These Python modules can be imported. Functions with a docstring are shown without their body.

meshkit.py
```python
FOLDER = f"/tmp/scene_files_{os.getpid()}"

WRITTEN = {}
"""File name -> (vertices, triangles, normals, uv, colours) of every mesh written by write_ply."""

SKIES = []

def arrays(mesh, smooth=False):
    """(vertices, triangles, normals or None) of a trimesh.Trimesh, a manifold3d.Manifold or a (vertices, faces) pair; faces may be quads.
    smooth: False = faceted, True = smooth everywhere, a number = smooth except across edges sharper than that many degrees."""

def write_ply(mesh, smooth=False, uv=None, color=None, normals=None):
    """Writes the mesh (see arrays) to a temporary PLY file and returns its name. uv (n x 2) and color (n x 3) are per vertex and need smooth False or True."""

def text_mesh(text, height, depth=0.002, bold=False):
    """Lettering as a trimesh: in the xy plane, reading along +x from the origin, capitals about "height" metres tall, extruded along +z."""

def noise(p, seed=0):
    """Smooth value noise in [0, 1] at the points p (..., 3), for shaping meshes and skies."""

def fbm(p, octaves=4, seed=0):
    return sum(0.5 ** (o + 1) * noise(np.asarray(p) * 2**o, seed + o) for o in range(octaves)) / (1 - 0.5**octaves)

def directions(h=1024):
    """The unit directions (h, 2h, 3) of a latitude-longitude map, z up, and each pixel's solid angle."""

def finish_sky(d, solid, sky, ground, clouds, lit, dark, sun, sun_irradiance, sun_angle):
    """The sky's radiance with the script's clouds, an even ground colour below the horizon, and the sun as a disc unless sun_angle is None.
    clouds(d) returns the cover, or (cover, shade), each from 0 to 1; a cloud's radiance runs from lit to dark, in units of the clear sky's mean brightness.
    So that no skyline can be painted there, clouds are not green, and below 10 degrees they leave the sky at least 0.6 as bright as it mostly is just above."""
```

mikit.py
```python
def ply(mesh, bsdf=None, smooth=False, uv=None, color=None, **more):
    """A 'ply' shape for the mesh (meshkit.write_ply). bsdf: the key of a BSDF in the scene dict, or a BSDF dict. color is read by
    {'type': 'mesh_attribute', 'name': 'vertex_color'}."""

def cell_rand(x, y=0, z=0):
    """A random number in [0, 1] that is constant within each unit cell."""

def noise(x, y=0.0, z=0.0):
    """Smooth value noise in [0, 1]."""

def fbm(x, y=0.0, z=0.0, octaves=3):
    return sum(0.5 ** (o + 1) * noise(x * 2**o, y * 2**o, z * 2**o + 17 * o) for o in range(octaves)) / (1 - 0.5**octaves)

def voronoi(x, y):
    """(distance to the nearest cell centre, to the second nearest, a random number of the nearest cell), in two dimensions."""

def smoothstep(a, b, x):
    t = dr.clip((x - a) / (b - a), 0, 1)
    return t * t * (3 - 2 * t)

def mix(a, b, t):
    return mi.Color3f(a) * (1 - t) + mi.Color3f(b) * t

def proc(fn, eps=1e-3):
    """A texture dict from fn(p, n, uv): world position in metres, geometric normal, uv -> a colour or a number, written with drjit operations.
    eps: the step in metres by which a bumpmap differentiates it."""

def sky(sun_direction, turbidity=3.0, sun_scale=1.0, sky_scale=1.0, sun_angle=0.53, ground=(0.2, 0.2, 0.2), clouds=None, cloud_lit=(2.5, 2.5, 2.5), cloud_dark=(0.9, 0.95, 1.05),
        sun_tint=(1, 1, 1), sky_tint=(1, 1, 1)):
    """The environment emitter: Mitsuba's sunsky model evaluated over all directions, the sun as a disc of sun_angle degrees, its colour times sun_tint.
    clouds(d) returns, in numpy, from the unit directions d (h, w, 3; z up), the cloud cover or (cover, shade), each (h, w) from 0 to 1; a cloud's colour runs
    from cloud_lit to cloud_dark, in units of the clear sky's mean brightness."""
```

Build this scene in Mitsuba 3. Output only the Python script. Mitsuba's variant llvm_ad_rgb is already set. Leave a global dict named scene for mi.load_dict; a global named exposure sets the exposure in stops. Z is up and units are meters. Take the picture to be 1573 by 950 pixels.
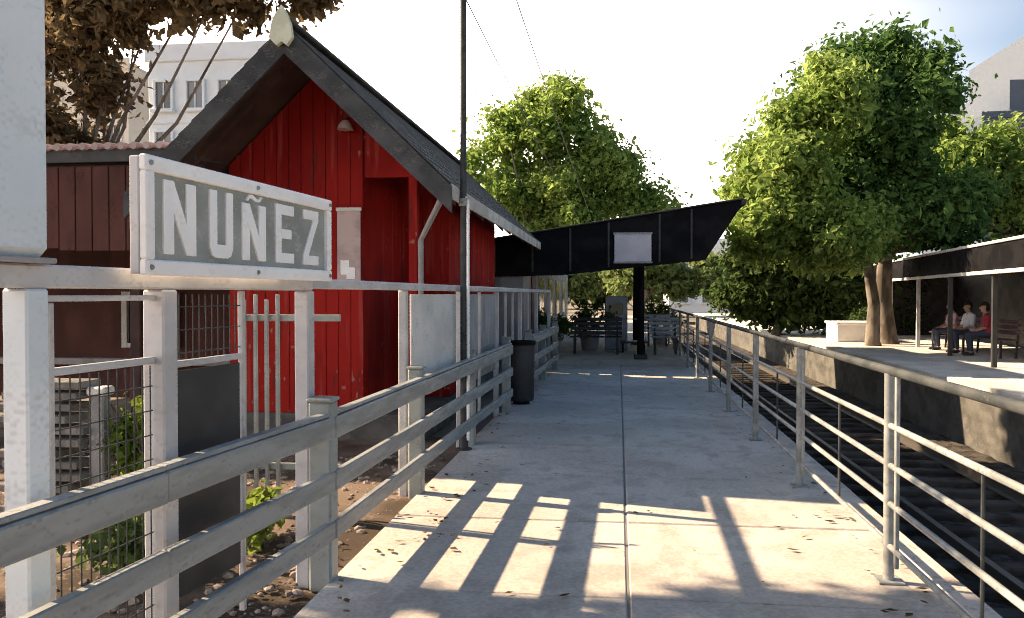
import math, random
import numpy as np, trimesh, drjit as dr, mitsuba as mi, mikit
from mikit import proc, fbm, noise, smoothstep, mix
T = mi.ScalarTransform4f
rng = np.random.default_rng(7)
random.seed(7)
scene, labels = {}, {}

# ------------------------------------------------------------------ camera, sky, exposure
YAW, PITCH = math.radians(7.1), math.radians(1.0)
EYE = np.array([0.0, 0.0, 1.6])
fwd = np.array([-math.sin(YAW) * math.cos(PITCH), math.cos(YAW) * math.cos(PITCH), -math.sin(PITCH)])
scene['camera'] = {'type': 'perspective', 'fov': 62.0, 'fov_axis': 'x', 'near_clip': 0.05, 'far_clip': 3000.0,
                   'to_world': T().look_at(origin=EYE.tolist(), target=(EYE + fwd).tolist(), up=[0, 0, 1])}
SUN_AZ, SUN_EL = math.radians(75.0), math.radians(33.0)      # degrees to the left of the path's direction
sun_dir = [-math.sin(SUN_AZ) * math.cos(SUN_EL), math.cos(SUN_AZ) * math.cos(SUN_EL), math.sin(SUN_EL)]
def sstep(a, b, x):
    t = np.clip((x - a) / (b - a), 0, 1)
    return t * t * (3 - 2 * t)
def haze_clouds(d):
    '''thin bright haze low in the sky on the sun's side, thinning to blue away from it and overhead'''
    import meshkit
    h = np.array([sun_dir[0], sun_dir[1]]) / math.hypot(sun_dir[0], sun_dir[1])
    away = np.degrees(np.arccos(np.clip((d[..., 0] * h[0] + d[..., 1] * h[1]) / np.maximum(np.hypot(d[..., 0], d[..., 1]), 1e-6), -1, 1)))
    el = np.degrees(np.arcsin(np.clip(d[..., 2], -1, 1)))
    n = meshkit.fbm(d * [3.0, 3.0, 9.0], 4, 5)
    side = 1 - 0.98 * sstep(58, 107, away + 10 * (n - 0.5))
    return np.clip(side * (1 - sstep(12, 33, el + 10 * (n - 0.5))) * (0.85 + 0.3 * n), 0, 1)
scene['sky'] = mikit.sky(sun_dir, turbidity=2.5, sun_angle=0.6, sky_scale=0.44, sky_tint=(0.94, 1.0, 0.96), sun_tint=(1.05, 0.99, 0.94), clouds=haze_clouds, cloud_lit=(14.2, 12.4, 11.4))
exposure = 3.35

# ------------------------------------------------------------------ helpers
def key_for(name):
    if name not in scene and name not in labels and name not in used:
        used.add(name); return name
    k = 1
    while f'{name}_{k:03d}' in used: k += 1
    used.add(f'{name}_{k:03d}')
    return f'{name}_{k:03d}'
used = set()

def thing(name, label, cat, group=None):
    k = key_for(name)
    labels[k] = {'label': label, 'category': cat}
    if group: labels[k]['group'] = group
    return k

def part(parent, name, mesh, mat, smooth=False, label=None, kind=None):
    k = key_for(f'{parent}__{name}')
    scene[k] = mikit.ply(mesh, mat, smooth)
    if label or kind:
        labels[k] = {}
        if label: labels[k]['label'] = label
        if kind: labels[k]['kind'] = kind
    return k

def struct(name, mesh, mat, label, cat, smooth=False, kind='structure'):
    k = key_for(name)
    scene[k] = mikit.ply(mesh, mat, smooth)
    labels[k] = {'label': label, 'category': cat, 'kind': kind}
    return k

def join(ms): return trimesh.util.concatenate(ms)

def cbox(sx, sy, sz, c=0.006):
    c = min(c, 0.3 * min(sx, sy, sz))
    P = []
    for a in (-1, 1):
        for b in (-1, 1):
            for d in (-1, 1):
                P += [(a * (sx / 2 - c), b * (sy / 2 - c), d * sz / 2), (a * (sx / 2 - c), b * sy / 2, d * (sz / 2 - c)), (a * sx / 2, b * (sy / 2 - c), d * (sz / 2 - c))]
    return trimesh.convex.convex_hull(np.array(P))

def box(x0, x1, y0, y1, z0, z1, c=0.006):
    m = cbox(x1 - x0, y1 - y0, z1 - z0, c)
    m.apply_translation([(x0 + x1) / 2, (y0 + y1) / 2, (z0 + z1) / 2])
    return m

def frame_of(p0, p1):
    d = np.asarray(p1, float) - np.asarray(p0, float)
    L = np.linalg.norm(d); d = d / L
    up = np.array([0, 0, 1.0]) if abs(d[2]) < 0.95 else np.array([0, 1.0, 0])
    x = np.cross(d, up); x /= np.linalg.norm(x)
    return L, x, d, np.cross(x, d)

def bar(p0, p1, w, h, c=0.005):
    L, x, d, u = frame_of(p0, p1)
    m = cbox(w, L, h, c)
    M = np.eye(4); M[:3, 0], M[:3, 1], M[:3, 2], M[:3, 3] = x, d, u, (np.asarray(p0, float) + np.asarray(p1, float)) / 2
    m.apply_transform(M)
    return m

def tube(pts, rad, n=10):
    pts = np.asarray(pts, float); rad = np.broadcast_to(np.asarray(rad, float), (len(pts),))
    V, F = [], []
    a = np.arange(n) * 2 * math.pi / n
    for i, p in enumerate(pts):
        q0, q1 = pts[max(i - 1, 0)], pts[min(i + 1, len(pts) - 1)]
        _, x, d, u = frame_of(q0, q1)
        V.append(p + rad[i] * (np.cos(a)[:, None] * x + np.sin(a)[:, None] * u))
    V = np.vstack(V)
    for i in range(len(pts) - 1):
        for j in range(n):
            k = (j + 1) % n
            F += [[i * n + j, i * n + k, (i + 1) * n + k], [i * n + j, (i + 1) * n + k, (i + 1) * n + j]]
    c0, c1 = len(V), len(V) + 1
    V = np.vstack([V, pts[:1], pts[-1:]])
    e = (len(pts) - 1) * n
    for j in range(n):
        k = (j + 1) % n
        F += [[c0, k, j], [c1, e + j, e + k]]
    m = trimesh.Trimesh(V, F, process=False)
    m.fix_normals()
    return m

def prism(poly, axis, a0, a1):
    """polygon of (u, v) extruded along axis: 'y' -> (x, z) polygon from y=a0 to y=a1; 'x' -> (y, z) polygon; 'z' -> (x, y)."""
    from shapely.geometry import Polygon
    m = trimesh.creation.extrude_polygon(Polygon(poly), a1 - a0, engine='earcut')
    v = m.vertices.copy()
    if axis == 'y': v = np.stack([v[:, 0], a0 + v[:, 2], v[:, 1]], 1)
    elif axis == 'x': v = np.stack([a0 + v[:, 2], v[:, 0], v[:, 1]], 1)
    else: v = np.stack([v[:, 0], v[:, 1], a0 + v[:, 2]], 1)
    m = trimesh.Trimesh(v, m.faces, process=False); m.fix_normals()
    return m

def lathe(profile, loc, n=24):
    m = trimesh.creation.revolve(np.asarray(profile, float), sections=n)
    m.apply_translation(loc)
    return m

# ------------------------------------------------------------------ materials
def principled(name, col, rough=0.6, spec=0.4, two=True, **kw):
    b = {'type': 'principled', 'base_color': col if isinstance(col, dict) else {'type': 'rgb', 'value': list(col)}, 'roughness': rough, 'specular': spec, **kw}
    scene[name] = {'type': 'twosided', 'bsdf': b} if two else b

def blotch(a, b, s=1.0, c=None, sx=1, sy=1, sz=1, lo=0.35, hi=0.65):
    """Grain of two (three) tones at scale s; a fine speckle of the third."""
    def f(p, n, uv):
        v = fbm(p.x * s * sx, p.y * s * sy, p.z * s * sz, 4)
        col = mix(a, b, smoothstep(lo, hi, v))
        if c is not None:
            w = smoothstep(0.5, 0.85, fbm(p.x * s * 3.1 * sx + 9, p.y * s * 3.1 * sy, p.z * s * 3.1 * sz, 4) * 0.6 + 0.4 * noise(p.x * 70, p.y * 70, p.z * 70))
            col = mix(col, c, w)
        return col
    return proc(f)

def paving_fn(p, n, uv):
    v = fbm(p.x * 1.3, p.y * 1.3, p.z, 4)
    g = noise(p.x * 60, p.y * 60, p.z * 60)
    s = smoothstep(0.66, 0.78, fbm(p.x * 3.1 + 5, p.y * 2.2, 0.0, 4))
    tone = mikit.cell_rand(dr.floor((p.x - 0.06) / 1.75 + 10), dr.floor((p.y + 30) / 1.5))
    c = mix((0.40, 0.355, 0.315), (0.48, 0.435, 0.39), smoothstep(0.3, 0.7, v)) * (0.93 + 0.14 * tone)
    c = mix(c, (0.24, 0.205, 0.175), s * 0.35)
    c = mix(c, (0.27, 0.235, 0.205), smoothstep(0.52, 0.75, fbm(p.x * 7 + 2 * fbm(p.x * 2, p.y * 2, 5.0, 3), p.y * 6, 3.0, 4)) * 0.4)
    return c * (0.86 + 0.28 * g)
principled('paving', proc(paving_fn), 0.85, 0.25)
principled('joint', (0.2, 0.18, 0.165), 0.95, 0.1)
principled('coping', blotch((0.38, 0.32, 0.28), (0.5, 0.44, 0.39), 2.5, (0.22, 0.19, 0.17)), 0.85, 0.25)
principled('soil', blotch((0.06, 0.045, 0.034), (0.16, 0.12, 0.095), 1.6, (0.24, 0.19, 0.155)), 0.95, 0.1)
principled('earth', blotch((0.12, 0.11, 0.09), (0.2, 0.18, 0.15), 0.2), 0.95, 0.1)
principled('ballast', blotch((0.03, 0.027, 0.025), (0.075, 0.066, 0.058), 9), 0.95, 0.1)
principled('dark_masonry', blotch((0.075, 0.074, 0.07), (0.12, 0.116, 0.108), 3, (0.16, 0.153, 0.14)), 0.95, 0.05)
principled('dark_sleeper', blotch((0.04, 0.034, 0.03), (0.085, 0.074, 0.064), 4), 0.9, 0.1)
principled('rubble', blotch((0.14, 0.115, 0.10), (0.34, 0.28, 0.24), 6), 0.9, 0.2)
principled('platform_top', blotch((0.42, 0.4, 0.37), (0.55, 0.52, 0.48), 0.8, (0.3, 0.28, 0.26)), 0.85, 0.25)
principled('grey_plank', blotch((0.20, 0.21, 0.205), (0.27, 0.28, 0.275), 3.0, (0.17, 0.172, 0.165), sz=5), 0.5, 0.45)
principled('grey_post', blotch((0.21, 0.23, 0.22), (0.28, 0.30, 0.285), 4.0, (0.17, 0.165, 0.15)), 0.5, 0.45)
principled('white_frame', blotch((0.40, 0.395, 0.40), (0.49, 0.48, 0.485), 4, (0.36, 0.345, 0.33)), 0.4, 0.45)
principled('pale_cabinet', blotch((0.56, 0.62, 0.66), (0.65, 0.69, 0.72), 1.8, (0.5, 0.52, 0.54)), 0.35, 0.5)
principled('sign_white', blotch((0.8, 0.78, 0.775), (0.86, 0.845, 0.84), 3, (0.72, 0.70, 0.68)), 0.4, 0.45)
principled('sign_grey', blotch((0.22, 0.23, 0.215), (0.29, 0.30, 0.28), 4, (0.36, 0.36, 0.34)), 0.5, 0.4)
principled('steel_dark', blotch((0.03, 0.035, 0.036), (0.055, 0.06, 0.06), 6, (0.08, 0.078, 0.075)), 0.65, 0.25)
principled('steel_worn', blotch((0.18, 0.19, 0.185), (0.28, 0.29, 0.28), 7, (0.15, 0.14, 0.13)), 0.45, 0.4)
def red_fn(p, n, uv):
    v = fbm(p.x * 1.5, p.y * 1.5, p.z * 0.7, 4)
    c = mix((0.21, 0.007, 0.006), (0.31, 0.014, 0.010), smoothstep(0.3, 0.7, v))
    streak = fbm(p.x * 16, p.y * 16, p.z * 0.9, 4)
    c = mix(c, (0.36, 0.06, 0.05), smoothstep(0.56, 0.74, streak) * 0.55)
    c = mix(c, (0.12, 0.02, 0.017), smoothstep(0.6, 0.75, fbm(p.x * 20 + 4, p.y * 20, p.z * 1.6 + 8, 4)) * 0.7)
    return mix(c, (0.33, 0.24, 0.2), smoothstep(0.83, 0.88, noise(p.x * 34, p.y * 34, p.z * 11)) * smoothstep(0.52, 0.62, noise(p.x * 1.7, p.y * 1.7, p.z * 1.7 + 3)) * 0.5)
principled('red_wall', proc(red_fn), 0.7, 0.12)
principled('shade_brown_timber', blotch((0.065, 0.028, 0.024), (0.105, 0.044, 0.037), 3, (0.05, 0.024, 0.021), sz=0.3), 0.75, 0.12)  # dark brown puts the veranda's shade into the wing's board colour
principled('slate', blotch((0.03, 0.032, 0.035), (0.06, 0.062, 0.066), 3, (0.09, 0.09, 0.085)), 0.7, 0.3)
principled('soffit', blotch((0.05, 0.03, 0.026), (0.075, 0.045, 0.04), 3), 0.8, 0.15)
principled('black_paint', blotch((0.005, 0.005, 0.007), (0.011, 0.011, 0.013), 3), 0.7, 0.08)
principled('lavender', blotch((0.42, 0.41, 0.47), (0.5, 0.49, 0.54), 3), 0.5, 0.4)
principled('pink_notice', blotch((0.36, 0.27, 0.26), (0.48, 0.38, 0.36), 5), 0.6, 0.3)
principled('grey_panel', blotch((0.50, 0.49, 0.46), (0.6, 0.58, 0.55), 2.4, (0.4, 0.38, 0.36)), 0.6, 0.3)
principled('dull_panel', blotch((0.20, 0.20, 0.20), (0.30, 0.29, 0.30), 3, (0.36, 0.34, 0.34), sz=0.4), 0.6, 0.3)
principled('charcoal', blotch((0.02, 0.022, 0.024), (0.035, 0.037, 0.04), 3), 0.5, 0.4)
principled('pale_wood', blotch((0.36, 0.34, 0.31), (0.48, 0.46, 0.43), 3, (0.28, 0.25, 0.22), sx=6), 0.8, 0.2)
principled('old_wood', blotch((0.14, 0.13, 0.12), (0.22, 0.205, 0.19), 3, (0.1, 0.09, 0.085), sx=6), 0.85, 0.2)
principled('tan_wall', blotch((0.66, 0.57, 0.47), (0.74, 0.66, 0.56), 0.15, (0.6, 0.51, 0.42)), 0.85, 0.2)
principled('pale_wall', blotch((0.72, 0.74, 0.75), (0.8, 0.81, 0.82), 0.25, (0.66, 0.67, 0.68)), 0.8, 0.2)
principled('tower_wall', blotch((0.07, 0.09, 0.125), (0.10, 0.12, 0.155), 0.05), 0.8, 0.2)
principled('window_dark', (0.02, 0.024, 0.028), 0.1, 0.5)
principled('window_grey', (0.12, 0.13, 0.14), 0.15, 0.5)
principled('window_blind', (0.35, 0.34, 0.32), 0.6, 0.3)
principled('finial_paint', blotch((0.5, 0.52, 0.38), (0.62, 0.63, 0.48), 6), 0.6, 0.3)
principled('rail_steel', (0.12, 0.11, 0.10), 0.45, 0.5, metallic=0.5)
principled('poster_red', blotch((0.25, 0.02, 0.03), (0.33, 0.03, 0.04), 2), 0.5, 0.3)
principled('poster_pink', blotch((0.6, 0.45, 0.46), (0.7, 0.58, 0.58), 4), 0.5, 0.3)
principled('cable', (0.3, 0.3, 0.32), 0.6, 0.3)
principled('bark', blotch((0.09, 0.075, 0.06), (0.2, 0.175, 0.15), 5, sz=0.4), 0.9, 0.2)
principled('blue_grey', blotch((0.22, 0.25, 0.3), (0.3, 0.33, 0.38), 4), 0.4, 0.5)
principled('maroon', blotch((0.08, 0.045, 0.05), (0.13, 0.075, 0.08), 4), 0.6, 0.4)

def leaf_mat(name, a, b, trans):
    def f(p, n, uv):
        r = mikit.cell_rand(dr.floor(p.x * 5), dr.floor(p.y * 5), dr.floor(p.z * 5))
        return mix(a, b, smoothstep(0.2, 0.8, 0.5 * r + 0.5 * fbm(p.x * 0.8, p.y * 0.8, p.z * 0.8, 2)))
    scene[name] = {'type': 'principledthin', 'base_color': proc(f), 'roughness': 0.5, 'diff_trans': trans, 'spec_trans': 0.0, 'eta': 1.4}
leaf_mat('leaf_bright', (0.19, 0.29, 0.07), (0.37, 0.47, 0.14), 1.3)
leaf_mat('leaf_green', (0.11, 0.17, 0.03), (0.26, 0.33, 0.06), 1.1)
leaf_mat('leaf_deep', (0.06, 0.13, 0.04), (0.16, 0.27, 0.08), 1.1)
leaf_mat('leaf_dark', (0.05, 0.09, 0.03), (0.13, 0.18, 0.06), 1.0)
leaf_mat('leaf_brown', (0.07, 0.052, 0.03), (0.27, 0.2, 0.11), 0.9)
leaf_mat('leaf_pale', (0.13, 0.18, 0.06), (0.25, 0.31, 0.12), 1.0)

# ------------------------------------------------------------------ leaves and trees
def leaves(centers, radii, n, size, seed, squash=0.8, shell=0.45):
    """n small folded leaves spread through clumps (centre, radius)."""
    r = np.random.default_rng(seed)
    centers, radii = np.asarray(centers, float), np.asarray(radii, float)
    w = radii ** 2.2; w /= w.sum()
    idx = r.choice(len(centers), n, p=w)
    d = r.normal(size=(n, 3)); d /= np.linalg.norm(d, axis=1, keepdims=True)
    rad = radii[idx] * np.abs(0.72 + 0.36 * r.normal(size=n)) * (0.8 + 0.5 * (np.sin(7 * d[:, 0] + 3 * idx) * np.sin(6 * d[:, 1] + idx) + 0.3))
    d2 = d * [1, 1, squash]
    c = centers[idx] + d2 * rad[:, None]
    nrm = d * 0.7 + r.normal(size=(n, 3)) * 0.6 + [0, 0, 0.35]
    nrm /= np.linalg.norm(nrm, axis=1, keepdims=True)
    a = np.cross(nrm, r.normal(size=(n, 3))); a /= np.linalg.norm(a, axis=1, keepdims=True)
    b = np.cross(nrm, a)
    s = size * np.exp(0.38 * r.normal(size=n))[:, None]
    fold = nrm * s * 0.25
    V = np.stack([c - a * s, c - b * s * 0.55 + fold, c + a * s, c + b * s * 0.55 + fold], 1).reshape(-1, 3)
    k = np.arange(n)[:, None] * 4
    F = np.vstack([k + [0, 1, 2], k + [0, 2, 3]])
    return trimesh.Trimesh(V, F, process=False)

def clumps(lobes, per, seed, rmin=0.35, rmax=0.8):
    """clump centres spread near the surface of ellipsoid lobes ((cx,cy,cz),(rx,ry,rz))."""
    r = np.random.default_rng(seed)
    C, R = [], []
    for (c, e), k in zip(lobes, per):
        d = r.normal(size=(k, 3)); d /= np.linalg.norm(d, axis=1, keepdims=True)
        t = r.random(k)[:, None] ** 0.4
        C.append(np.asarray(c) + d * np.asarray(e) * t)
        R.append(rmin + (rmax - rmin) * r.random(k))
    return np.vstack(C), np.concatenate(R)

def tree(name, label, base, fork_z, lobes, per, n, leaf, mat, seed, trunk_r=0.2, group=None, rmin=0.35, rmax=0.8, cat='tree', shell=0.45):
    t = thing(name, label, cat, group)
    r = np.random.default_rng(seed)
    bx, by, bz = base
    pts = [(bx, by, bz - 0.1), (bx + r.normal() * 0.05, by, bz + 0.25), (bx + r.normal() * 0.12, by + r.normal() * 0.1, (bz + fork_z) / 2), (bx + r.normal() * 0.15, by + r.normal() * 0.1, fork_z)]
    tr = tube(pts, [trunk_r * 1.5, trunk_r * 1.1, trunk_r * 0.9, trunk_r * 0.75], 12)
    part(t, 'trunk', tr, 'bark', True)
    C, R = clumps(lobes, per, seed + 1, rmin, rmax)
    top = np.array(pts[-1])
    limbs = []
    near = np.nonzero(np.linalg.norm(C - top, axis=1) < np.quantile(np.linalg.norm(C - top, axis=1), 0.6))[0]
    for i in r.choice(near, min(16, len(near)), replace=False):
        e = C[i]
        mid = top * 0.5 + e * 0.5 + r.normal(size=3) * 0.25 + [0, 0, -0.15]
        limbs.append(tube([top - [0, 0, 0.2], top * 0.75 + mid * 0.25 + [0, 0, 0.1], mid, e], [trunk_r * 0.5, trunk_r * 0.4, trunk_r * 0.25, trunk_r * 0.08], 7))
    part(t, 'limb', join(limbs), 'bark', True)
    part(t, 'crown', leaves(C, R, n, leaf, seed + 2, shell=shell), mat)
    return t

# ------------------------------------------------------------------ the setting: ground, path, trackbed, platforms
def sheet(x0, x1, y0, y1, z, nx=2, ny=2, amp=0.0, seed=0, sc=1.0):
    import meshkit
    X, Y = np.meshgrid(np.linspace(x0, x1, nx), np.linspace(y0, y1, ny))
    P = np.stack([X.ravel(), Y.ravel(), np.zeros(X.size)], 1)
    Z = np.full(X.size, z, float) + (amp * (meshkit.fbm(P * sc, 4, seed) - 0.5) if amp else 0)
    P[:, 2] = Z
    i = (np.arange(ny - 1)[:, None] * nx + np.arange(nx - 1)).ravel()
    F = np.vstack([np.stack([i, i + 1, i + nx + 1], 1), np.stack([i, i + nx + 1, i + nx], 1)])
    return trimesh.Trimesh(P, F, process=False)

YA, YB = -40.0, 900.0
ground = join([
    sheet(-900, 1.84, YA, YB, -0.09),
    trimesh.Trimesh([[1.84, YA, -0.09], [1.84, YB, -0.09], [1.84, YB, -1.15], [1.84, YA, -1.15]], [[0, 1, 2], [0, 2, 3]], process=False),
    sheet(1.84, 11.5, YA, YB, -1.15),
    trimesh.Trimesh([[11.5, YA, -0.09], [11.5, YB, -0.09], [11.5, YB, -1.15], [11.5, YA, -1.15]], [[0, 1, 2], [0, 2, 3]], process=False),
    sheet(11.5, 900, YA, YB, -0.09)])
struct('ground', ground, 'earth', 'brown bare ground stretching behind the station fences', 'ground')
struct('verge', sheet(-9.0, -1.62, -3.0, 9.6, -0.045, 90, 150, 0.07, 3, 1.7), 'soil', 'dappled bare soil strip behind the grey plank fence', 'soil', True)

pv = struct('pavement', box(-1.60, 1.70, -6, 19.4, -0.085, -0.009, 0.002), 'joint', 'pale concrete footpath between the plank fence and the steel railing', 'path')
y = -6.0
while y < 19.3:
    y1 = min(y + 1.5, 19.38)
    for (xa, xb) in ((-1.60, 0.05), (0.066, 1.70)):
        part(pv, 'slab', box(xa, xb, y + 0.007, y1 - 0.007, -0.07 , 0.0 + random.uniform(-0.003, 0.003), 0.008), 'paving')
    y = y1 if y1 > 19.3 else y + 1.5
cp = struct('platform_edge', box(1.715, 1.85, -6, 60, -0.30, -0.02, 0.004), 'joint', 'worn pale kerb stones along the outer foot of the railing', 'kerb')
for k in range(24):
    part(cp, 'stone', box(1.712, 1.875, -5 + k * 1.1 + 0.008, -5 + (k + 1) * 1.1 - 0.008, -0.22, 0.022 + random.uniform(-0.006, 0.006), 0.014), 'coping')
struct('station_platform', box(-4.2, 1.70, 19.4, 60, -0.08, 0.10, 0.01), 'paving', 'shaded platform floor under the dark canopy at the end of the path', 'platform')
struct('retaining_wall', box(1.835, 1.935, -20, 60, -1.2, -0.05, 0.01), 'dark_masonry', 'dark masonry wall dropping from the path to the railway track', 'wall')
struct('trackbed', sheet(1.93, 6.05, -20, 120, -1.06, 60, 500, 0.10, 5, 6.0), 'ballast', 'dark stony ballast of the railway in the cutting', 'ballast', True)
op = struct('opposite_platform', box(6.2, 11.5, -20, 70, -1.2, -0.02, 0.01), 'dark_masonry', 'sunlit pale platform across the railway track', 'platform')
part(op, 'deck', box(6.08, 11.5, -20, 70, -0.02, 0.06, 0.012), 'platform_top')
part(op, 'edge_coping', box(6.02, 6.42, -20, 70, -0.10, 0.075, 0.012), 'platform_top')

lr = np.random.default_rng(91)
LV, LF = [], []
for i in range(260):
    side = lr.random()
    x = -1.6 + abs(lr.normal()) * 0.35 if side < 0.5 else (1.68 - abs(lr.normal()) * 0.2 if side < 0.8 else -1.5 + 3.1 * lr.random())
    yv = 2.5 + 15 * lr.random() ** 1.3; a = lr.random() * 6.28; q = 0.018 + 0.025 * lr.random()
    d = np.array([math.cos(a), math.sin(a), 0]); e = np.array([-d[1], d[0], 0])
    c = np.array([min(max(x, -1.58), 1.68), yv, 0.012])
    up = np.array([0, 0, 1.0])
    LV += [c - d * q + up * .006 * lr.random(), c - e * q * .5 + up * .01 * lr.random(), c + d * q + up * .012 * lr.random(), c + e * q * .5 + up * .004]; LF += [[4 * i, 4 * i + 1, 4 * i + 2], [4 * i, 4 * i + 2, 4 * i + 3]]
struct('fallen_leaves', trimesh.Trimesh(LV, LF, process=False), 'leaf_brown', 'small dry leaves scattered along the edges of the concrete path', 'leaves', False, 'stuff')
# railway: two lines of rails on sleepers
tk = thing('railway_track', 'railway track with steel rails on sleepers down in the dark cutting', 'railway track')
for xr in (3.35, 4.95):
    prof = [(-0.07, 0), (0.07, 0), (0.07, 0.012), (0.012, 0.03), (0.012, 0.11), (0.036, 0.12), (0.036, 0.155), (-0.036, 0.155), (-0.036, 0.12), (-0.012, 0.11), (-0.012, 0.03), (-0.07, 0.012)]
    part(tk, 'rail', prism([(xr + a, -0.985 + b) for a, b in prof], 'y', -20, 90), 'rail_steel')
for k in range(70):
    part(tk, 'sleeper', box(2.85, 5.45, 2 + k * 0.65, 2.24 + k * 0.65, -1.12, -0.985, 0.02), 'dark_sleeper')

# ------------------------------------------------------------------ left: plank fence, frame fence, name sign
def L2(yv): return -1.66 + 0.0235 * (yv - 4.6)         # the fence's line beyond the bend
u1 = np.array([0.0965, 0.9953])                         # before the bend
Q2 = np.array([-1.66, 4.6])
def L1(s): return Q2 - u1 * s

pf = thing('plank_fence', 'long grey three rail plank fence beside the path, under the name sign', 'fence')
def plank_run(t, pa, pb, zs=((0.795, 0.915), (0.50, 0.61), (0.225, 0.33)), off=0.075):
    pa, pb = np.asarray(pa), np.asarray(pb)
    d = (pb - pa) / np.linalg.norm(pb - pa); nrm = np.array([d[1], -d[0]])
    for z0, z1 in zs:
        a, b = pa + nrm * off + d * 0.003, pb + nrm * off - d * 0.003
        part(t, 'plank', bar((*a, (z0 + z1) / 2 + random.uniform(-.004, .004)), (*b, (z0 + z1) / 2 + random.uniform(-.004, .004)), 0.045, z1 - z0, 0.007), 'grey_plank')
    a, b = pa + nrm * (off - 0.022), pb + nrm * (off - 0.022)
    part(t, 'top_strip', bar((*a, 0.929), (*b, 0.929), 0.058, 0.022, 0.005), 'grey_plank')
def plank_post(t, x, yv, h=1.0, w=0.115):
    k = part(t, 'post', box(x - w / 2, x + w / 2, yv - w / 2, yv + w / 2, -0.06, h, 0.012), 'grey_post')
    part(k, 'cap', box(x - w / 2 - .008, x + w / 2 + .008, yv - w / 2 - .008, yv + w / 2 + .008, h, h + 0.022, 0.008), 'grey_post')
S1 = [0.0, 1.52, 3.04, 4.56, 6.1]
for a, b in zip(S1[:-1], S1[1:]):
    plank_run(pf, L1(b), L1(a))
for s in S1[2:]: plank_post(pf, *L1(s))
plank_post(pf, -1.64, 4.6, 1.0, 0.13)
Y2 = [4.6, 6.7, 8.9, 11.4]
for a, b in zip(Y2[:-1], Y2[1:]):
    plank_run(pf, (L2(a), a), (L2(b), b))
for yv in Y2[1:]: plank_post(pf, L2(yv), yv)
pf2 = thing('plank_fence', 'short grey plank fence section beyond the dark bin, near the canopy', 'fence')
Y3 = [13.7, 15.9, 18.1]
for a, b in zip(Y3[:-1], Y3[1:]): plank_run(pf2, (L2(a), a), (L2(b), b))
for yv in Y3: plank_post(pf2, L2(yv), yv)

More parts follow.
